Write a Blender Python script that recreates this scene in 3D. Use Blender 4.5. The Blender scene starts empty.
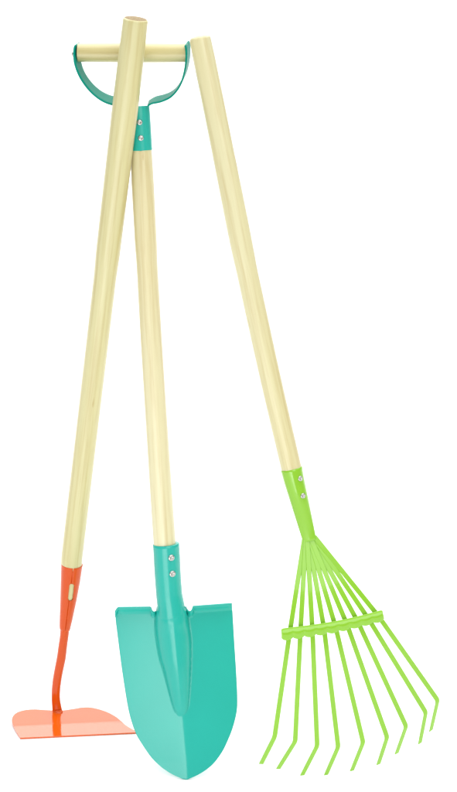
import bpy, math, random
from mathutils import Vector as V
random.seed(4)
R = math.radians
PI = math.pi
scene = bpy.context.scene
COL = scene.collection

# ------------------------------------------------------------------ camera
PITCH = R(20.0)
FPX = 2200.0                       # focal length in pixels of a 457 x 792 picture
CX, CY = 228.5, 396.0
T_TIP = 2.2                        # metres from the lens to the shovel's tip
AX = V((1, 0, 0))
AU = V((0, math.sin(PITCH), math.cos(PITCH)))
AF = V((0, math.cos(PITCH), -math.sin(PITCH)))
CAM_H = T_TIP * (math.sin(PITCH) + (779.4 - CY) / FPX * math.cos(PITCH))
CAM = V((0, 0, CAM_H))

def ray(px, py):
    return AF + AX * ((px - CX) / FPX) - AU * ((py - CY) / FPX)
def at(px, py, t):
    return CAM + ray(px, py) * t
def on_plane(px, py, q, n):
    r = ray(px, py)
    return CAM + r * (n.dot(q - CAM) / n.dot(r))
def on_floor(px, py):
    return on_plane(px, py, V((0, 0, 0)), V((0, 0, 1)))
def depth(p):
    return (p - CAM).dot(AF)
def rad(w, p):                     # half of a width read in picture pixels, in metres at p
    return 0.5 * w * depth(p) / FPX
def lean_normal(back, yaw=0.0):
    b, y = R(back), R(yaw)
    return V((math.sin(y) * math.cos(b), -math.cos(y) * math.cos(b), math.sin(b)))

cd = bpy.data.cameras.new('camera')
cam = bpy.data.objects.new('camera', cd)
COL.objects.link(cam)
cam.location = CAM
cam.rotation_euler = (PI / 2 - PITCH, 0, 0)
cd.sensor_fit = 'VERTICAL'
cd.angle_y = 2 * math.atan(396.0 / FPX)
cd.clip_start, cd.clip_end = 0.05, 100
scene.camera = cam

# ------------------------------------------------------------------ materials
def new_mat(name):
    m = bpy.data.materials.new(name)
    m.use_nodes = True
    nt = m.node_tree
    return m, nt, nt.nodes['Principled BSDF']

def N(nt, typ, **kw):
    n = nt.nodes.new(typ)
    for k, v in kw.items():
        setattr(n, k, v)
    return n

def enamel(name, col, rough=0.24, coat=0.0, spec=0.5, bump=0.05):
    m, nt, b = new_mat(name)
    tc = N(nt, 'ShaderNodeTexCoord')
    n1 = N(nt, 'ShaderNodeTexNoise')
    n1.inputs['Scale'].default_value = 18
    n1.inputs['Detail'].default_value = 3
    nt.links.new(tc.outputs['Object'], n1.inputs['Vector'])
    hs = N(nt, 'ShaderNodeHueSaturation')
    hs.inputs['Color'].default_value = (*col, 1)
    mr = N(nt, 'ShaderNodeMapRange')
    mr.inputs['To Min'].default_value = 0.95
    mr.inputs['To Max'].default_value = 1.05
    nt.links.new(n1.outputs['Fac'], mr.inputs['Value'])
    nt.links.new(mr.outputs['Result'], hs.inputs['Value'])
    nt.links.new(hs.outputs['Color'], b.inputs['Base Color'])
    n2 = N(nt, 'ShaderNodeTexNoise')
    n2.inputs['Scale'].default_value = 420
    n2.inputs['Detail'].default_value = 2
    nt.links.new(tc.outputs['Object'], n2.inputs['Vector'])
    bp = N(nt, 'ShaderNodeBump')
    bp.inputs['Strength'].default_value = bump
    bp.inputs['Distance'].default_value = 0.0006
    nt.links.new(n2.outputs['Fac'], bp.inputs['Height'])
    nt.links.new(bp.outputs['Normal'], b.inputs['Normal'])
    b.inputs['Roughness'].default_value = rough
    b.inputs['Specular IOR Level'].default_value = spec
    b.inputs['Coat Weight'].default_value = coat
    b.inputs['Coat Roughness'].default_value = 0.05
    return m

def wood(name, seed, pale, dark):
    """Pale sealed hardwood; the grain runs along the 'grain' attribute's z."""
    m, nt, b = new_mat(name)
    at_ = N(nt, 'ShaderNodeAttribute', attribute_name='grain')
    mp = N(nt, 'ShaderNodeMapping')
    mp.inputs['Scale'].default_value = (150, 150, 5)
    mp.inputs['Location'].default_value = (seed * 3.1, seed * 1.7, seed)
    nt.links.new(at_.outputs['Vector'], mp.inputs['Vector'])
    fine = N(nt, 'ShaderNodeTexNoise')
    fine.inputs['Scale'].default_value = 1.6
    fine.inputs['Detail'].default_value = 6
    fine.inputs['Roughness'].default_value = 0.62
    nt.links.new(mp.outputs['Vector'], fine.inputs['Vector'])
    mp2 = N(nt, 'ShaderNodeMapping')
    mp2.inputs['Scale'].default_value = (46, 46, 2.4)
    mp2.inputs['Location'].default_value = (seed * 7.3, seed * 2.9, seed)
    nt.links.new(at_.outputs['Vector'], mp2.inputs['Vector'])
    broad = N(nt, 'ShaderNodeTexNoise')
    broad.inputs['Scale'].default_value = 1.0
    broad.inputs['Detail'].default_value = 2
    nt.links.new(mp2.outputs['Vector'], broad.inputs['Vector'])
    r1 = N(nt, 'ShaderNodeValToRGB')
    e = r1.color_ramp.elements
    e[0].position, e[0].color = 0.30, (*dark, 1)
    e[1].position, e[1].color = 0.62, (*pale, 1)
    nt.links.new(broad.outputs['Fac'], r1.inputs['Fac'])
    r2 = N(nt, 'ShaderNodeValToRGB')
    e = r2.color_ramp.elements
    e[0].position, e[0].color = 0.32, (0.84, 0.77, 0.64, 1)
    e[1].position, e[1].color = 0.55, (1, 1, 1, 1)
    nt.links.new(fine.outputs['Fac'], r2.inputs['Fac'])
    mx = N(nt, 'ShaderNodeMix', data_type='RGBA', blend_type='MULTIPLY')
    mx.inputs['Factor'].default_value = 0.85
    nt.links.new(r1.outputs['Color'], mx.inputs[6])
    nt.links.new(r2.outputs['Color'], mx.inputs[7])
    # a few small brown flecks
    mp3 = N(nt, 'ShaderNodeMapping')
    mp3.inputs['Scale'].default_value = (90, 90, 22)
    mp3.inputs['Location'].default_value = (seed * 5.7, seed, seed * 4.1)
    nt.links.new(at_.outputs['Vector'], mp3.inputs['Vector'])
    vo = N(nt, 'ShaderNodeTexNoise')
    vo.inputs['Scale'].default_value = 1.0
    nt.links.new(mp3.outputs['Vector'], vo.inputs['Vector'])
    r3 = N(nt, 'ShaderNodeValToRGB')
    e = r3.color_ramp.elements
    e[0].position, e[0].color = 0.23, (0.78, 0.66, 0.48, 1)
    e[1].position, e[1].color = 0.30, (1, 1, 1, 1)
    nt.links.new(vo.outputs['Fac'], r3.inputs['Fac'])
    mx2 = N(nt, 'ShaderNodeMix', data_type='RGBA', blend_type='MULTIPLY')
    mx2.inputs['Factor'].default_value = 1
    nt.links.new(mx.outputs[2], mx2.inputs[6])
    nt.links.new(r3.outputs['Color'], mx2.inputs[7])
    nt.links.new(mx2.outputs[2], b.inputs['Base Color'])
    bp = N(nt, 'ShaderNodeBump')
    bp.inputs['Strength'].default_value = 0.10
    bp.inputs['Distance'].default_value = 0.0006
    nt.links.new(fine.outputs['Fac'], bp.inputs['Height'])
    nt.links.new(bp.outputs['Normal'], b.inputs['Normal'])
    b.inputs['Roughness'].default_value = 0.42
    b.inputs['Coat Weight'].default_value = 0.6
    b.inputs['Coat Roughness'].default_value = 0.33
    b.inputs['Specular IOR Level'].default_value = 0.5
    return m

M_WOOD = [wood('straw_wood', 1.0, (0.615, 0.575, 0.300), (0.585, 0.530, 0.245)),
          wood('cream_wood', 2.3, (0.70, 0.655, 0.410), (0.68, 0.610, 0.345)),
          wood('pale_wood', 4.1, (0.67, 0.625, 0.365), (0.64, 0.575, 0.295)),
          wood('grip_wood', 6.2, (0.57, 0.515, 0.260), (0.54, 0.465, 0.200))]
M_END, _nt, _b = new_mat('end_grain')
_tc = N(_nt, 'ShaderNodeTexCoord')
_no = N(_nt, 'ShaderNodeTexNoise')
_no.inputs['Scale'].default_value = 900
_no.inputs['Detail'].default_value = 3
_nt.links.new(_tc.outputs['Object'], _no.inputs['Vector'])
_r = N(_nt, 'ShaderNodeValToRGB')
_r.color_ramp.elements[0].position, _r.color_ramp.elements[0].color = 0.35, (0.22, 0.15, 0.065, 1)
_r.color_ramp.elements[1].position, _r.color_ramp.elements[1].color = 0.62, (0.34, 0.25, 0.12, 1)
_nt.links.new(_no.outputs['Fac'], _r.inputs['Fac'])
_nt.links.new(_r.outputs['Color'], _b.inputs['Base Color'])
_b.inputs['Roughness'].default_value = 0.7
M_TEAL = enamel('teal_enamel', (0.012, 0.405, 0.33))
M_TEAL_SHADED = enamel('shaded_teal_enamel', (0.002, 0.24, 0.175), rough=0.35, spec=0.06)  # same teal enamel, with the grip straps' shade put into a darker colour
M_ORANGE = enamel('orange_enamel', (0.63, 0.076, 0.003), rough=0.16, coat=0.2, spec=0.3)
M_ORANGE2 = enamel('glossy_orange_enamel', (0.70, 0.098, 0.004), rough=0.10, coat=0.75, spec=0.45)
M_GREEN = enamel('lime_enamel', (0.235, 0.515, 0.018), rough=0.2, coat=0.35)
M_STEEL, _nt, _b = new_mat('zinc_steel')
_b.inputs['Base Color'].default_value = (0.55, 0.54, 0.52, 1)
_b.inputs['Metallic'].default_value = 1.0
_b.inputs['Roughness'].default_value = 0.28
M_PAPER, _nt, _b = new_mat('white_paper')
_b.inputs['Base Color'].default_value = (0.88, 0.88, 0.88, 1)
_b.inputs['Roughness'].default_value = 0.9
_b.inputs['Specular IOR Level'].default_value = 0.1
_tc = N(_nt, 'ShaderNodeTexCoord')
_no = N(_nt, 'ShaderNodeTexNoise')
_no.inputs['Scale'].default_value = 300
_nt.links.new(_tc.outputs['Object'], _no.inputs['Vector'])
_bp = N(_nt, 'ShaderNodeBump')
_bp.inputs['Strength'].default_value = 0.04
_bp.inputs['Distance'].default_value = 0.0005
_nt.links.new(_no.outputs['Fac'], _bp.inputs['Height'])
_nt.links.new(_bp.outputs['Normal'], _b.inputs['Normal'])

# ------------------------------------------------------------------ helpers
def thing(name, loc, label, cat):
    o = bpy.data.objects.new(name, None)
    o.empty_display_size = 0.05
    COL.objects.link(o)
    o.location = loc
    o['label'] = label
    o['category'] = cat
    return o

def base_of(o):
    while o.parent:
        o = o.parent
    return V(o.location)

def mesh(name, verts, faces, mat, parent, smooth=True, grain=None, sharp=None):
    b = base_of(parent) if parent else V((0, 0, 0))
    me = bpy.data.meshes.new(name)
    me.from_pydata([tuple(v - b) for v in verts], [], faces)
    if grain:
        a = me.attributes.new('grain', 'FLOAT_VECTOR', 'POINT')
        a.data.foreach_set('vector', [c for g in grain for c in g])
    me.update()
    import bmesh
    bm = bmesh.new()
    bm.from_mesh(me)
    bmesh.ops.recalc_face_normals(bm, faces=bm.faces)
    bm.to_mesh(me)
    bm.free()
    me.polygons.foreach_set('use_smooth', [smooth] * len(me.polygons))
    if sharp:
        me.set_sharp_from_angle(angle=R(sharp))
    me.materials.append(mat)
    o = bpy.data.objects.new(name, me)
    COL.objects.link(o)
    if parent:
        o.parent = parent
    return o

def solid(o, th, offset=-1.0, bevel=0.0, sub=0):
    s = o.modifiers.new('thickness', 'SOLIDIFY')
    s.thickness = th
    s.offset = offset
    s.use_even_offset = False
    if bevel:
        b = o.modifiers.new('soft_edges', 'BEVEL')
        b.width = bevel
        b.segments = 2
        b.limit_method = 'ANGLE'
        b.angle_limit = R(50)
    return o

def catmull(pts, n):
    """n points evenly spread along a smooth curve through pts (tuples or Vectors)."""
    P = [V(p) for p in pts]
    P = [P[0] * 2 - P[1]] + P + [P[-1] * 2 - P[-2]]
    dense = []
    for i in range(1, len(P) - 2):
        p0, p1, p2, p3 = P[i - 1:i + 3]
        for k in range(24):
            t = k / 24
            dense.append(0.5 * ((2 * p1) + (p2 - p0) * t + (2 * p0 - 5 * p1 + 4 * p2 - p3) * t * t
                                + (3 * p1 - p0 - 3 * p2 + p3) * t ** 3))
    dense.append(P[-2])
    L = [0]
    for a, b in zip(dense, dense[1:]):
        L.append(L[-1] + (b - a).length)
    out, j = [], 0
    for k in range(n):
        s = L[-1] * k / (n - 1)
        while j < len(L) - 2 and L[j + 1] < s:
            j += 1
        u = (s - L[j]) / max(1e-9, L[j + 1] - L[j])
        out.append(dense[j].lerp(dense[j + 1], min(1, max(0, u))))
    return out

def interp(tab, y):
    if y <= tab[0][0]:
        return tab[0][1]
    for (a, va), (b, vb) in zip(tab, tab[1:]):
        if y <= b:
            u = (y - a) / (b - a)
            return va + (vb - va) * u
    return tab[-1][1]

def smoothstep(a, b, x):
    t = min(1, max(0, (x - a) / (b - a)))
    return t * t * (3 - 2 * t)

def loft(sections, seg=40, cap=(True, True), shape=None):
    """sections: (centre, radius[, flat]) -> verts, faces, grain. flat squeezes the section along the view."""
    verts, faces, grain = [], [], []
    n = len(sections)
    s = 0
    for i, sec in enumerate(sections):
        c, r = sec[0], sec[1]
        fl = sec[2] if len(sec) > 2 else 1.0
        a = sections[max(0, i - 1)][0]
        b = sections[min(n - 1, i + 1)][0]
        t = (b - a).normalized()
        side = t.cross(V((0, -1, 0))).normalized()
        front = side.cross(t).normalized()
        if i:
            s += (c - sections[i - 1][0]).length
        for k in range(seg):
            th = 2 * PI * k / seg
            rr = r
            verts.append(c + side * (rr * math.cos(th)) + front * (rr * fl * math.sin(th)))
            grain.append((0.0115 * math.cos(th) * min(1, r / 0.0115), 0.0115 * math.sin(th) * min(1, r / 0.0115), s))
    for i in range(n - 1):
        for k in range(seg):
            k2 = (k + 1) % seg
            faces.append((i * seg + k, i * seg + k2, (i + 1) * seg + k2, (i + 1) * seg + k))
    if cap[0]:
        faces.append(tuple(range(seg)))
    if cap[1]:
        faces.append(tuple(range((n - 1) * seg, n * seg)))
    return verts, faces, grain

def rounded_end(secs, r, nose=0.35, steps=6):
    """Adds shrinking sections in front of secs[0]: a turned, slightly domed end."""
    c0, r0 = secs[0][0], secs[0][1]
    d = (c0 - secs[1][0]).normalized()
    ed = r * nose
    out = []
    for k in range(steps, 0, -1):
        a = PI / 2 * k / steps
        out.append((c0 + d * ed * math.sin(a), (r0 - ed * 1.0) + ed * math.cos(a)))
    c1 = out[0][0]
    r1 = out[0][1]
    dome = [(c1 + d * 0.0011, 0.0006), (c1 + d * 0.0009, r1 * 0.45), (c1 + d * 0.0005, r1 * 0.8)]
    return dome + out + secs

def rivet(parent, px, py, axis_pt, axis_dir, r_sock, size, name='rivet'):
    """A domed steel rivet sitting on a round socket, facing the viewer's side."""
    v = (CAM - axis_pt).normalized()
    p = at(px, py, depth(axis_pt))
    off = p - axis_pt
    off -= axis_dir * off.dot(axis_dir)
    d = min(off.length, r_sock * 0.9)
    fr = v - axis_dir * v.dot(axis_dir)
    sd = off.normalized() if off.length > 1e-6 else V((1, 0, 0))
    fr = (fr - sd * fr.dot(sd)).normalized()
    along = axis_dir * (p - axis_pt).dot(axis_dir)
    nrm = (sd * d + fr * math.sqrt(r_sock ** 2 - d ** 2)).normalized()
    q = axis_pt + along + nrm * r_sock
    return rivet_at(parent, q, nrm, axis_dir, size, name)

def rivet_at(parent, q, nrm, up, size, name='rivet'):
    e1 = (up - nrm * up.dot(nrm)).normalized()
    e2 = nrm.cross(e1)
    prof = [(1.0, -0.25), (1.0, 0.16), (0.93, 0.30), (0.78, 0.42), (0.60, 0.46), (0.46, 0.42), (0.36, 0.24), (0.30, 0.16), (0.0, 0.14)]
    verts, faces, seg = [], [], 24
    for r_, h_ in prof:
        for k in range(seg):
            th = 2 * PI * k / seg
            verts.append(q + (e1 * math.cos(th) + e2 * math.sin(th)) * (max(r_, 0.01) * size) + nrm * (h_ * size))
    for i in range(len(prof) - 1):
        for k in range(seg):
            k2 = (k + 1) % seg
            faces.append((i * seg + k, i * seg + k2, (i + 1) * seg + k2, (i + 1) * seg + k))
    faces.append(tuple(range((len(prof) - 1) * seg, len(prof) * seg)))
    return mesh(name, verts, faces, M_STEEL, parent, sharp=50)

# ------------------------------------------------------------------ setting: white paper sweep
gv, gf = [], []
prof = [(-6.0, 0.0)] + [(y, 0.0) for y in (-2, 0, 2, 4, 6.0)]
for k in range(1, 13):
    a = PI / 2 * k / 12
    prof.append((6.0 + 1.5 * math.sin(a), 1.5 - 1.5 * math.cos(a)))
prof.append((7.5, 4.5))
for y, z in prof:
    for x in (-3.4, -1.2, 1.2, 3.4):
        gv.append(V((x, y, z)))
for i in range(len(prof) - 1):
    for k in range(3):
        gf.append((i * 4 + k, i * 4 + k + 1, (i + 1) * 4 + k + 1, (i + 1) * 4 + k))
g = mesh('ground', gv, gf, M_PAPER, None)
g['kind'] = 'structure'
g['label'] = 'seamless plain white surface the three tools stand on'

# ------------------------------------------------------------------ SHOVEL
tip = on_floor(186.3, 779.4)
shovel = thing('shovel', tip, 'teal shovel with pointed blade and D-shaped wooden grip, standing in the middle', 'shovel')
NB = lean_normal(19)                                   # the blade lies back more than the shaft
neck_pt = on_plane(171.5, 606, tip, NB)
# ---- blade: one pressed sheet with a raised frog, turned treads and two notches
NS = lean_normal(11)
def shovel_pt(px, py):
    return on_plane(px, py, neck_pt - NB * 0.0005, NS)
SO = [(544, 166.0, 26.6), (556, 166.8, 26.6), (568, 167.3, 26.5), (582, 168.2, 26.3), (595, 169.2, 26.4), (604, 170.6, 27.2), (612, 171.6, 28.6), (622, 172.4, 29.4), (636, 173.7, 29.6)]
SOc, SOw = [(a, b) for a, b, c in SO], [(a, c) for a, b, c in SO]
def socket_rel(x, y, p):
    """How far the round socket's front stands before the blade's plane at this point (None beside it)."""
    v = (x - interp(SOc, y)) / (0.5 * interp(SOw, y))
    if abs(v) > 0.97:
        return None
    c = shovel_pt(x, y)
    return depth(p) - depth(c) + rad(interp(SOw, y), c) * math.sqrt(1 - v * v)
OUT_L = [(608, 115.4), (614, 115.4), (619, 115.7), (650, 119.6), (671, 122.4), (692, 125.6), (707, 128.2), (718.4, 130.9), (733.2, 136.0), (744.5, 142.6), (757.0, 151.4), (766.2, 160.6), (772.7, 169.8), (776.2, 176.6), (778.8, 183), (779.6, 186.2)]
OUT_R = [(603, 231.6), (606, 232.0), (640, 234.0), (671.5, 236.0), (695.5, 237.1), (711, 236.6), (727, 232.8), (739.9, 227.8), (751, 222.4), (761.7, 214.8), (768.4, 207.6), (773.7, 199.6), (777.4, 192), (779.6, 186.2)]
def smooth_tab(tab, n=160):
    c = catmull([(y, x, 0) for y, x in tab], n)
    return [(p.x, p.y) for p in c]
OUT_L, OUT_R = smooth_tab(OUT_L), smooth_tab(OUT_R)
FROG_L = smooth_tab([(604, 157.2), (619, 156.2), (633, 156.6), (656, 160.3), (671, 164.6), (692.7, 170.0), (708, 174.2), (713.5, 177.0), (716, 180.5)])
FROG_R = smooth_tab([(604, 185.4), (619, 187.4), (639, 190), (656, 190.4), (680, 189.6), (702, 188.2), (710, 186.5), (714, 184), (716, 180.5)])
def axis_x(y):
    return 171.6 + (y - 606) * 0.0900
def blade_relief(x, y, xl, xr):
    ax = axis_x(y)
    dx = x - ax
    if y > 762:
        dx = x - (axis_x(762) + (186.4 - axis_x(762)) * (y - 762) / 17.6)
    e = 2.2
    rel = -0.000225 * (math.sqrt(dx * dx + e * e) - e)             # two flat flanks falling away from a soft crest
    rel -= 0.0010 * (dx / 60.0) ** 2
    # frog
    fl, fr = interp(FROG_L, y), interp(FROG_R, y)
    if y < 716 and fr - fl > 0.3:
        c, h = 0.5 * (fl + fr), 0.5 * (fr - fl)
        v = (x - c) / h
        if abs(v) < 1.25:
            top = smoothstep(655, 606, y)
            hh = (0.0112 + 0.0008 * top) * smoothstep(0, 14, h) * (0.55 + 0.45 * smoothstep(718, 612, y))
            dome = max(0.0, 1 - abs(v) ** 2.1) ** (0.62 - 0.10 * top)
            rel = rel * (1 - 0.0) + hh * dome
            rel -= 0.0007 * math.exp(-((abs(v) - 1.03) / 0.07) ** 2) * smoothstep(0, 4, h)   # pressed crease round it
    return rel
def top_y(x):
    l = 607.4 + (x - 118) * -0.012
    r = 606.3 - (x - 193) * 0.075
    if x < 118.8:
        return l + 0.55 * (118.8 - x) ** 1.7
    if x <= 150.6:
        return l
    if x < 156.8:
        t = (x - 150.6) / 6.2
        return l + 4.8 * math.sqrt(max(0, 1 - (2 * t - 1) ** 2)) ** 0.8
    if x < 186.2:
        return 606.5
    if x < 192.6:
        t = (x - 186.2) / 6.4
        return 606.4 + 5.0 * math.sqrt(max(0, 1 - (2 * t - 1) ** 2)) ** 0.8
    if x > 230.2:
        return r + 0.3 * (x - 230.2) ** 1.6
    return r
us = []
nu = 150
for i in range(nu + 1):
    us.append(-1 + 2 * i / nu)
rows = []
nr = 150
verts, faces = [], []
for j in range(nr + 1):
    q = j / nr
    for u in us:
        xt = 171.6 + u * (171.6 - 115.4) if u < 0 else 171.6 + u * (231.6 - 171.6)
        yt = top_y(xt)
        y = yt + (779.5 - yt) * q ** 0.92
        xl, xr = interp(OUT_L, y), interp(OUT_R, y)
        ax = axis_x(y)
        if y > 774:
            ax = 186.2 + (axis_x(774) - 186.2) * (779.6 - y) / 5.6
        x = ax + (u * (ax - xl) if u < 0 else u * (xr - ax))
        rel = blade_relief(x, y, xl, xr)
        # treads turned forward
        d = y - yt
        if abs(x - 171.6) > 13.5:
            f = max(0.0, (6.0 - d) / 6.0)
            rel += 0.0075 * f ** 1.25 * smoothstep(13.5, 20, abs(x - 171.6))
        p = on_plane(x, y, tip, NB)
        if y < 650:                                    # the socket runs on into the frog
            sr = socket_rel(x, y, p)
            if sr is not None:
                kk = smoothstep(648, 614, y)
                sr += -0.0020 + 0.0022 * smoothstep(606, 626, y)
                rel = max(rel * 1.0 if y > 614 else -1, rel * (1 - kk) + sr * kk)
        p = p + (CAM - p).normalized() * rel
        verts.append(p)
nc = nu + 1
for j in range(nr):
    for i in range(nu):
        a, b, c, d = j * nc + i, j * nc + i + 1, (j + 1) * nc + i + 1, (j + 1) * nc + i
        faces.append((a, b, c, d))
blade = mesh('blade', verts, faces, M_TEAL, shovel)
solid(blade, 0.0016, 0.0)

# ---- shaft axis
SH_C = [(53, 135.4), (105, 138.4), (150, 140.9), (205, 143.8), (250, 146.2), (300, 149.0), (350, 151.9), (450, 158.3), (547, 164.9), (606, 170.2)]
SH_W = [(100, 21.6), (150, 22.0), (185, 22.7), (245, 22.3), (264, 21.3), (300, 21.5), (400, 21.7), (547, 22.4), (606, 23)]
SH_Cs = smooth_tab(SH_C, 120)
def sh_axis(y):
    return shovel_pt(interp(SH_Cs, y), y)
secs = []
for k in range(90):
    y = 112 + (585 - 112) * k / 89
    p = sh_axis(y)
    secs.append((p, rad(interp(SH_W, y), p)))
v_, f_, g_ = loft(secs)
mesh('handle', v_, f_, M_WOOD[1], shovel, grain=g_)
# ---- socket of the blade
secs = []
for k in range(40):
    y = 544 + 92 * k / 39
    w = interp([(a, c) for a, b, c in SO], y)
    cx = interp([(a, b) for a, b, c in SO], y)
    p = shovel_pt(cx, y)
    fl = 1.0 - 0.3 * smoothstep(622, 636, y)
    secs.append((p, rad(w, p) * (1 - 0.16 * smoothstep(622, 636, y)), fl))
lip = secs[0]
ldir = (secs[0][0] - secs[1][0]).normalized()
secs = [(lip[0] - ldir * 0.003, rad(22.8, lip[0])), (lip[0] + ldir * 0.0004, rad(22.9, lip[0])), (lip[0] + ldir * 0.0004, lip[1] - 0.0006)] + secs
v_, f_, g_ = loft(secs, cap=(False, True))
socket = mesh('socket', v_, f_, M_TEAL, shovel, sharp=60)
adir = (sh_axis(540) - sh_axis(600)).normalized()
for px, py in ((171.6, 555), (172.7, 571)):
    c = shovel_pt(interp([(a, b) for a, b, c in SO], py), py)
    rivet(socket, px, py, c, adir, rad(26.5, c), 0.0032)

# ---- D grip
gp = sh_axis(53)
T_G = depth(gp)
secs = []
for k in range(30):
    u = k / 29
    x = 78.2 + (187.5 - 78.2) * u
    y = 52.6 + 0.4 * u
    tt = T_G + 0.010 * (0.5 - u)
    p = at(x, y, tt)
    secs.append((p, rad(18.4 + 1.0 * math.sin(PI * u), p)))
# the grip lies across, so its own frame
def loft_x(sections, seg=40):
    verts, faces, grain = [], [], []
    n = len(sections)
    for i, (c, r) in enumerate(sections):
        t = (sections[min(n - 1, i + 1)][0] - sections[max(0, i - 1)][0]).normalized()
        e1 = t.cross(V((0, 1, 0))).normalized()
        e2 = t.cross(e1)
        for k in range(seg):
            th = 2 * PI * k / seg
            verts.append(c + (e1 * math.cos(th) + e2 * math.sin(th)) * r)
            grain.append((0.009 * math.cos(th), 0.009 * math.sin(th), (c - sections[0][0]).length))
    for i in range(n - 1):
        for k in range(seg):
            k2 = (k + 1) % seg
            faces.append((i * seg + k, i * seg + k2, (i + 1) * seg + k2, (i + 1) * seg + k))
    faces.append(tuple(range(seg)))
    faces.append(tuple(range((n - 1) * seg, n * seg)))
    return verts, faces, grain
v_, f_, g_ = loft_x(secs)
mesh('grip', v_, f_, M_WOOD[3], shovel, grain=g_, sharp=60)
# bracket: a collar round the shaft whose two straps sweep out to the grip's ends
secs = []
for k in range(30):
    y = 106 + (150.2 - 106) * k / 29
    p = sh_axis(y)
    secs.append((p, rad(interp(SH_W, y) + 0.9 + 1.2 * smoothstep(118, 104, y) * -0.5, p)))
bot = secs[-1]
bd = (secs[-1][0] - secs[-2][0]).normalized()
secs = secs + [(bot[0] + bd * 0.0004, bot[1] - 0.0005), (bot[0] - bd * 0.003, bot[1] - 0.0009)]
v_, f_, g_ = loft(secs, cap=(True, False))
bracket = mesh('grip_bracket', v_, f_, M_TEAL, shovel, sharp=60)
adir = (sh_axis(105) - sh_axis(150)).normalized()
for px, py in ((140.0, 122), (141.2, 137.6)):
    c = sh_axis(py)
    rivet(bracket, px, py, c, adir, rad(interp(SH_W, py) + 0.9, c), 0.0027)
def strap(near, far, name, n=48):
    A, B = catmull([(x, y, 0) for x, y in near], n), catmull([(x, y, 0) for x, y in far], n)
    verts, faces, m = [], [], 7
    for a, b in zip(A, B):
        pa, pb = at(a.x, a.y, T_G + 0.010 * (0.5 - (a.x - 77) / 110.0) - 0.0105), at(b.x, b.y, T_G + 0.010 * (0.5 - (b.x - 77) / 110.0) + 0.0105)
        for k in range(m):
            verts.append(pa.lerp(pb, k / (m - 1)))
    for i in range(n - 1):
        for k in range(m - 1):
            faces.append((i * m + k, i * m + k + 1, (i + 1) * m + k + 1, (i + 1) * m + k))
    o = mesh(name, verts, faces, M_TEAL_SHADED, bracket)
    solid(o, 0.0017, 0.0, bevel=0.0004)
    return o
strap([(75.5, 45.2), (74.2, 48), (73.8, 55), (75, 65), (80, 77.5), (88, 89), (97, 97.5), (106, 102.8), (115, 105.4), (124, 106.8), (130, 109)],
      [(78.6, 42.4), (79.5, 46), (80, 55), (81, 63.5), (84.5, 73), (91, 82.5), (99, 90), (107, 94.6), (115, 97.2), (123, 99.5), (131, 104.5)], 'strap')
strap([(185.0, 45.5), (185.8, 49), (186.2, 56), (185.4, 66), (183.4, 76), (180.2, 85), (175, 92.8), (169, 98.2), (160, 102), (152, 103.6), (147.6, 106)],
      [(188.2, 40.6), (189.5, 44), (189.8, 52), (189, 60), (186.8, 70), (182.8, 79), (177, 87.5), (171, 92.2), (164, 95.0), (156, 97.0), (149.0, 101)], 'strap')
for px, py, sx, sz in ((74.2, 54, -1, 0.0028),):
    q = at(px, py, T_G + 0.010 * (0.5 if sx < 0 else -0.5))
    rivet_at(bracket, q + V((sx * 0.0010, 0, 0)), V((sx, -0.15, 0.1)).normalized(), V((0, 0, 1)), sz, 'screw')

# ------------------------------------------------------------------ HOE
A, B = on_floor(20.3, 738.8), on_floor(141.5, 733.0)
e_ = (B - A).normalized()
g_dir = V((-e_.y, e_.x, 0))
def face(beta):                                       # the blade's upper face, rising away from the cutting edge
    b = R(beta)
    return e_.cross(g_dir * math.cos(b) + V((0, 0, math.sin(b)))).normalized()
NLOW, NHB = face(2.5), face(12.0)                      # a flatter ground bevel along the edge, then the blade
q0 = A + V((0, 0, 0.0010))
hoe = thing('hoe', (A + B) / 2, 'orange hoe with a flat glossy blade, its wooden handle leaning across the D-grip', 'hoe')
qb = on_plane(60, 724.8, q0, NLOW)
def hb(px, py):
    lo, up = on_plane(px, py, q0, NLOW), on_plane(px, py, qb, NHB)
    return up.lerp(lo, smoothstep(-2.0, 2.0, py - 724.8 + (px - 60) * 0.047))
top_edge = catmull([(20.3, 738.5, 0), (15.7, 731.2, 0), (12.2, 723.2, 0), (12.0, 719.5, 0), (13.6, 716, 0), (17.5, 712.9, 0), (25, 710.7, 0), (34.1, 710.0, 0), (45, 710.6, 0), (57, 711.2, 0), (65, 710.8, 0), (75, 709.3, 0), (82.7, 708.1, 0), (90.3, 708.1, 0), (99.5, 710.0, 0), (108.7, 713.4, 0), (116.3, 717.7, 0), (121.0, 721.6, 0), (125.2, 725.4, 0), (131.7, 729.6, 0), (136.5, 731.6, 0), (141.5, 732.6, 0)], 160)
verts, faces = [], []
m = 24
for k, p in enumerate(top_edge):
    u = k / 159
    bx, by = 20.3 + (141.5 - 20.3) * u, 738.5 + (732.8 - 738.5) * u
    for i in range(m + 1):
        w = i / m
        verts.append(hb(p.x + (bx - p.x) * w, p.y + (by - p.y) * w) )
for k in range(159):
    for i in range(m):
        a = k * (m + 1) + i
        faces.append((a, a + 1, a + m + 2, a + m + 1))
hblade = mesh('blade', verts, faces, M_ORANGE2, hoe, smooth=False)
solid(hblade, 0.0017, 0.0, bevel=0.0004)
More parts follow.
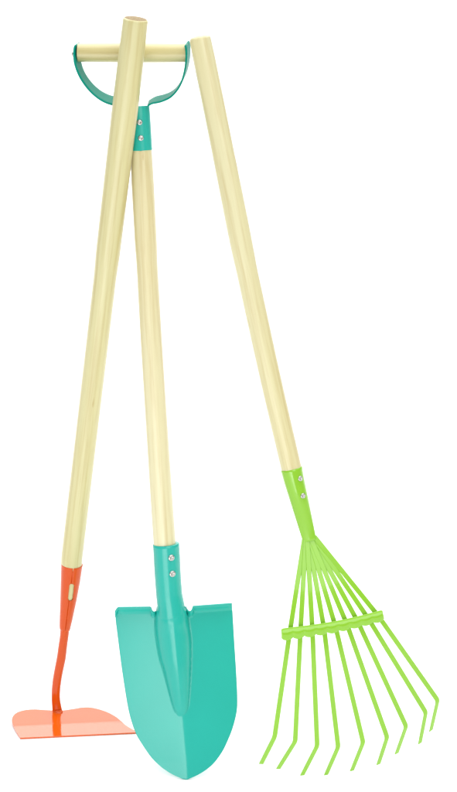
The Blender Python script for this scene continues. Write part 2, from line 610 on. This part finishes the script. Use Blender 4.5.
# neck
np_ = hb(57.2, 711.5)
NH = lean_normal(0.0)
def hoe_pt(px, py):
    return on_plane(px, py, np_, NH)
NK = [(62.6, 640, 8.4), (64.9, 628, 9.4), (64.2, 636, 8.8), (62.8, 646, 8.9), (61.2, 658, 9.2), (58.8, 670, 9.0), (56.9, 681, 8.9), (55.9, 691, 8.7), (55.8, 699, 8.7), (56.6, 706, 9.2), (57.3, 711, 10)]
cs = catmull([(x, y, w) for x, y, w in NK[1:]], 50)
secs = []
for c in cs:
    p = hoe_pt(c.x, c.y)
    fl = 1.0 - 0.45 * smoothstep(690, 710, c.y)
    secs.append((p, rad(c.z, p), fl))
last = secs[-1][0]
secs += [(hb(57.6, 713) + NHB * 0.0006, rad(10.5, last), 0.3), (hb(57.7, 714.2) - NHB * 0.0006, rad(10.0, last), 0.15)]
v_, f_, g_ = loft(secs, seg=28)
mesh('neck', v_, f_, M_ORANGE, hoe)
# socket with a seam and an oval hole
HO_C = lambda y: 135.3 - 0.1185 * (y - 22)
SK = [(564, 71.9, 21.8), (580, 70.5, 19.9), (600, 68.4, 16.6), (620, 65.9, 13.0), (626, 65.1, 11.6), (628.5, 64.9, 10.9), (630.5, 64.8, 9.2)]
SKc, SKw = [(a, b) for a, b, c in SK], [(a, c) for a, b, c in SK]
seg, rws = 160, 120
grid = []
TH0 = R(112)                        # the seam's side
for j in range(rws + 1):
    y = 564 + (630.5 - 564) * j / rws
    p = hoe_pt(interp(SKc, y), y)
    grid.append((y, p, rad(interp(SKw, y), p)))
# hole centre in the picture (71.3, 592.4), 5.2 wide, 17 tall
verts, faces = [], []
tdir = (grid[-1][1] - grid[0][1]).normalized()
side = tdir.cross(V((0, -1, 0))).normalized()
front = side.cross(tdir).normalized()
if side.x < 0:
    side = -side
def seam_off(y):
    return 74.0 - (y - 565) * 0.128          # picture x of the seam line
for (y, p, r) in grid:
    sx = rad(2, p) * (seam_off(y) - interp(SKc, y))
    ths = math.acos(max(-1, min(1, sx / r)))
    for k in range(seg):
        th = 2 * PI * k / seg
        dth = (th - ths + PI) % (2 * PI) - PI
        arc = dth * r
        rr = r - 0.0008 * math.exp(-(arc / 0.00045) ** 2)
        if arc > 0:
            rr -= 0.0005 * math.exp(-arc / 0.004)
        verts.append(p + side * (rr * math.cos(th)) + front * (rr * math.sin(th)))
def pix(v):
    d = v - CAM
    z = d.dot(AF)
    return CX + FPX * d.dot(AX) / z, CY - FPX * d.dot(AU) / z
def hole(v):                                  # signed: <0 inside the slot
    x, y = pix(v)
    ca, sa = math.cos(R(6)), math.sin(R(6))
    dx, dy = x - 71.2, y - 592.4
    a, b = dx * ca + dy * sa, -dx * sa + dy * ca
    bb = max(0, abs(b) - 6.0)
    return math.hypot(a, bb) - 2.6, dx, dy
for j in range(rws):
    for k in range(seg):
        k2 = (k + 1) % seg
        ids = (j * seg + k, j * seg + k2, (j + 1) * seg + k2, (j + 1) * seg + k)
        c = sum((verts[i] for i in ids), V((0, 0, 0))) / 4
        if (c - grid[j][1]).dot(front) > 0 and hole(c)[0] < 0:
            continue
        faces.append(ids)
hsock = mesh('socket', verts, faces, M_ORANGE, hoe, sharp=50)
solid(hsock, 0.0011, -1.0)
# handle
HO_W = [(20, 25.2), (60, 26.0), (115, 26.3), (150, 25.6), (220, 25.0), (256, 24.4), (276, 22.9), (350, 22.3), (450, 21.7), (547, 21.4), (563, 21.2), (575, 19.4), (628, 9.0)]
secs = []
for k in range(110):
    y = 21 + (618 - 21) * k / 109
    cx = HO_C(y) if y < 560 else interp(SKc, y) if y > 568 else HO_C(y) + (interp(SKc, 568) - HO_C(568)) * (y - 560) / 8
    p = hoe_pt(cx, y)
    w = interp(HO_W, y)
    if y > 564:
        w = min(w, interp(SKw, y) - 2.6)
    secs.append((p, rad(w, p)))
secs = rounded_end(secs, secs[0][1], 0.22)
v_, f_, g_ = loft(secs, seg=48)
hh = mesh('handle', v_, f_, M_WOOD[0], hoe, grain=g_)
hh.data.materials.append(M_END)
top_z = max(v.co.z for v in hh.data.vertices)
for p_ in hh.data.polygons:                            # the sawn end shows its grain
    if abs(p_.normal.dot((secs[10][0] - secs[30][0]).normalized())) > 0.8 and p_.center.z > 0.3:
        p_.material_index = 1

# ------------------------------------------------------------------ RAKE
TINES = [  # where each tine leaves the ferrule, passes the bar, bends, ends
    ((304.6, 538), (289.6, 634), (274.6, 737), (261.2, 763.6)),
    ((305.8, 538), (300.4, 633), (295.2, 741.5), (278.3, 768.6)),
    ((307.0, 538), (312.4, 631), (317.2, 746), (302.3, 775)),
    ((308.2, 538), (324.2, 629), (338.2, 747), (326.1, 774.6)),
    ((309.4, 538), (335.6, 627), (363.2, 742.5), (352.0, 770.4)),
    ((310.6, 538), (347.0, 624.5), (387.2, 737.3), (378.5, 764)),
    ((311.8, 537.5), (358.0, 622), (406.2, 726.4), (396.7, 753.2)),
    ((313.0, 537), (368.6, 619), (425.9, 712.5), (420, 743)),
    ((314.2, 536.5), (378.4, 616), (437.8, 700.4), (431, 730.3))]
R_LEAN, R_YAW = 13.0, 9.0
NR = lean_normal(R_LEAN, R_YAW)
BACK = 0.026                                           # how far the tine tips hook away
q_r = at(317, 746, depth(on_floor(302.3, 775)) - BACK - 0.008)
def rk(px, py):
    return on_plane(px, py, q_r, NR)
def fwd(p):                                            # the fan bows out where the bar crosses it
    return p + (CAM - p).normalized() * 0.020
def tip_pt(k):
    b = TINES[k]
    return at(b[3][0], b[3][1], depth(rk(*b[2])) + BACK)
low = min(tip_pt(k).z for k in range(9))
for _ in range(40):                                    # bring the whole rake forward until its lowest tine rests on the ground
    low = min(tip_pt(k).z for k in range(9))
    if low < 0.0009:
        q_r = q_r + V((0, -0.0012, 0))
rake = thing('rake', V((rk(345, 760).x, rk(345, 760).y, 0)), 'lime green fan rake with nine bent tines, wooden handle leaning beside the D-grip', 'rake')
TW, TT = 4.9, 0.0013
def tine(k):
    s, b, c, e = TINES[k]
    P = [rk(*s), fwd(rk(*b)), rk(*c)]
    lift = NR * (0.00045 * ((k % 3) - 1))
    path = [(P[0] + lift), P[0].lerp(P[1], 0.5) + lift, P[1] + lift * 0.5, P[1].lerp(P[2], 0.5), P[1].lerp(P[2], 0.95)]
    # rounded bend
    B_ = tip_pt(k)
    a0, a1, a2 = P[1].lerp(P[2], 0.975), P[2], P[2].lerp(B_, 0.09)
    for i in range(1, 7):
        t = i / 6
        path.append(a0 * (1 - t) ** 2 + a1 * 2 * t * (1 - t) + a2 * t * t)
    path += [P[2].lerp(B_, 0.6), B_]
    wv = NR.cross((P[2] - P[1]).normalized()).normalized()
    verts, faces = [], []
    n = len(path)
    prof = []
    hw0 = rad(TW, P[2])
    for i in range(n):
        t = (path[min(n - 1, i + 1)] - path[max(0, i - 1)]).normalized()
        w_i = NR.cross((P[1] - P[0]).normalized()).normalized() if i < 2 else wv
        nn = t.cross(w_i).normalized()
        hw = hw0 * (0.98 if i < n - 1 else 0.92)
        ht = TT / 2
        bv = 0.0003
        for du, dn in ((-hw + bv, ht), (hw - bv, ht), (hw, ht - bv), (hw, -ht + bv), (hw - bv, -ht), (-hw + bv, -ht), (-hw, -ht + bv), (-hw, ht - bv)):
            verts.append(path[i] + w_i * du + nn * dn)
    for i in range(n - 1):
        for q in range(8):
            q2 = (q + 1) % 8
            faces.append((i * 8 + q, i * 8 + q2, (i + 1) * 8 + q2, (i + 1) * 8 + q))
    faces.append(tuple(range(8)))
    faces.append(tuple(range((n - 1) * 8, n * 8)))
    return mesh('tine', verts, faces, M_GREEN, rake, sharp=35)
for k in range(9):
    tine(k)
# crossbar: folded strip, scalloped along its lower edge where it grips the tines
BT = catmull([(281.2, 628.6, 0), (292, 627.2, 0), (313, 624.6, 0), (335.5, 621.0, 0), (356, 616.6, 0), (372, 612.6, 0), (382.3, 609.8, 0)], 110)
BB = catmull([(281.8, 640.9, 0), (292, 639.6, 0), (313, 636.6, 0), (335.5, 632.8, 0), (356, 628.2, 0), (372, 624.2, 0), (384.6, 620.8, 0)], 110)
verts, faces = [], []
m = 9
for k in range(110):
    u = k / 109
    a, b = BT[k], BB[k]
    sc_ = abs(math.sin(PI * (u * 9.0 + 0.02)))
    endr = smoothstep(0, 0.02, u) * smoothstep(1, 0.98, u)
    for i in range(m):
        w = i / (m - 1)
        lo = 0.80 + 0.20 * sc_ ** 0.7
        ww = 0.06 * (1 - endr) + w * (lo - 0.12 * (1 - endr))
        x, y = a.x + (b.x - a.x) * ww, a.y + (b.y - a.y) * ww
        bulge = 0.0012 + 0.0026 * math.sin(PI * (0.10 + 0.80 * w)) + 0.0006 * sc_ * w
        p = fwd(rk(x, y))
        verts.append(p + (CAM - p).normalized() * bulge)
for k in range(109):
    for i in range(m - 1):
        a = k * m + i
        faces.append((a, a + 1, a + m + 1, a + m))
bar = mesh('crossbar', verts, faces, M_GREEN, rake)
solid(bar, 0.0012, 0.0, bevel=0.0003)
# handle
RK_C = smooth_tab([(37, 199.8), (112, 215.0), (187, 230.0), (250, 242.6), (290, 251.1), (380, 270.9), (466, 290.9), (480, 294.1)], 120)
RK_W = [(37, 21.4), (60, 22.3), (141, 22.3), (225, 23.0), (250, 22.6), (272, 21.5), (300, 21.6), (380, 21.2), (468, 20.6), (480, 20)]
secs = []
for k in range(100):
    y = 40 + (478 - 40) * k / 99
    p = rk(interp(RK_C, y), y)
    secs.append((p, rad(interp(RK_W, y), p)))
secs = rounded_end(secs, secs[0][1], 0.36)
v_, f_, g_ = loft(secs, seg=48)
mesh('handle', v_, f_, M_WOOD[2], rake, grain=g_)
# ferrule
FE = [(468.5, 291.5, 21.9), (480, 294.0, 20.7), (500, 299.2, 18.6), (520, 304.4, 16.2), (534, 308.0, 14.5), (540.5, 309.6, 13.8)]
secs = []
for k in range(40):
    y = 468.5 + 72 * k / 39
    p = rk(interp([(a, b) for a, b, c in FE], y), y)
    secs.append((p, rad(interp([(a, c) for a, b, c in FE], y), p), 1 - 0.55 * smoothstep(490, 540, y)))
l0 = secs[0]
ld = (secs[0][0] - secs[1][0]).normalized()
b0 = secs[-1]
secs = [(l0[0] - ld * 0.003, l0[1] - 0.0011), (l0[0] + ld * 0.0004, l0[1] - 0.0010), (l0[0] + ld * 0.0004, l0[1] - 0.0004)] + secs
secs += [(b0[0] - ld * 0.0003, b0[1] - 0.0004, 0.42), (b0[0] - ld * 0.0003, b0[1] - 0.0010, 0.30), (b0[0] + ld * 0.006, b0[1] - 0.0011, 0.30)]
v_, f_, g_ = loft(secs, cap=(False, True))
fer = mesh('ferrule', v_, f_, M_GREEN, rake, sharp=60)
adir = (rk(291.5, 468.5) - rk(309.6, 540.5)).normalized()
for px, py in ((300.0, 477.0), (302.7, 494.2)):
    c = rk(interp([(a, b) for a, b, c in FE], py), py)
    rivet(fer, px, py, c, adir, rad(interp([(a, c) for a, b, c in FE], py), c) * 0.985, 0.0026)

# ------------------------------------------------------------------ light: white studio, softboxes
w = bpy.data.worlds.new('World')
scene.world = w
w.use_nodes = True
bg = w.node_tree.nodes['Background']
bg.inputs['Color'].default_value = (1, 1, 1, 1)
bg.inputs['Strength'].default_value = 0.36

def softbox(name, loc, target, sx, sy, radiance):
    l = bpy.data.lights.new(name, 'AREA')
    l.shape = 'RECTANGLE'
    l.size, l.size_y = sx, sy
    l.energy = radiance * PI * sx * sy
    o = bpy.data.objects.new(name, l)
    COL.objects.link(o)
    o.location = loc
    o.rotation_euler = (V(target) - V(loc)).to_track_quat('-Z', 'Y').to_euler()
    return o
softbox('softbox_overhead', (0, 4.2, 3.2), (0, 4.0, 0), 6.0, 6.0, 2.3)
softbox('softbox_key', (0.75, 0.1, 1.7), (0, 2.0, 0.35), 1.4, 1.4, 2.25)
softbox('softbox_low', (-0.35, 0.78, 0.24), (-0.1, 2.0, 0.30), 0.9, 0.32, 4.2)

scene.render.engine = 'CYCLES'
scene.cycles.max_bounces = 8
scene.cycles.use_denoising = True
vs = scene.view_settings
vs.view_transform = 'Standard'
vs.look = 'None'
vs.exposure = 0.30
vs.gamma = 1
vs.use_curve_mapping = False
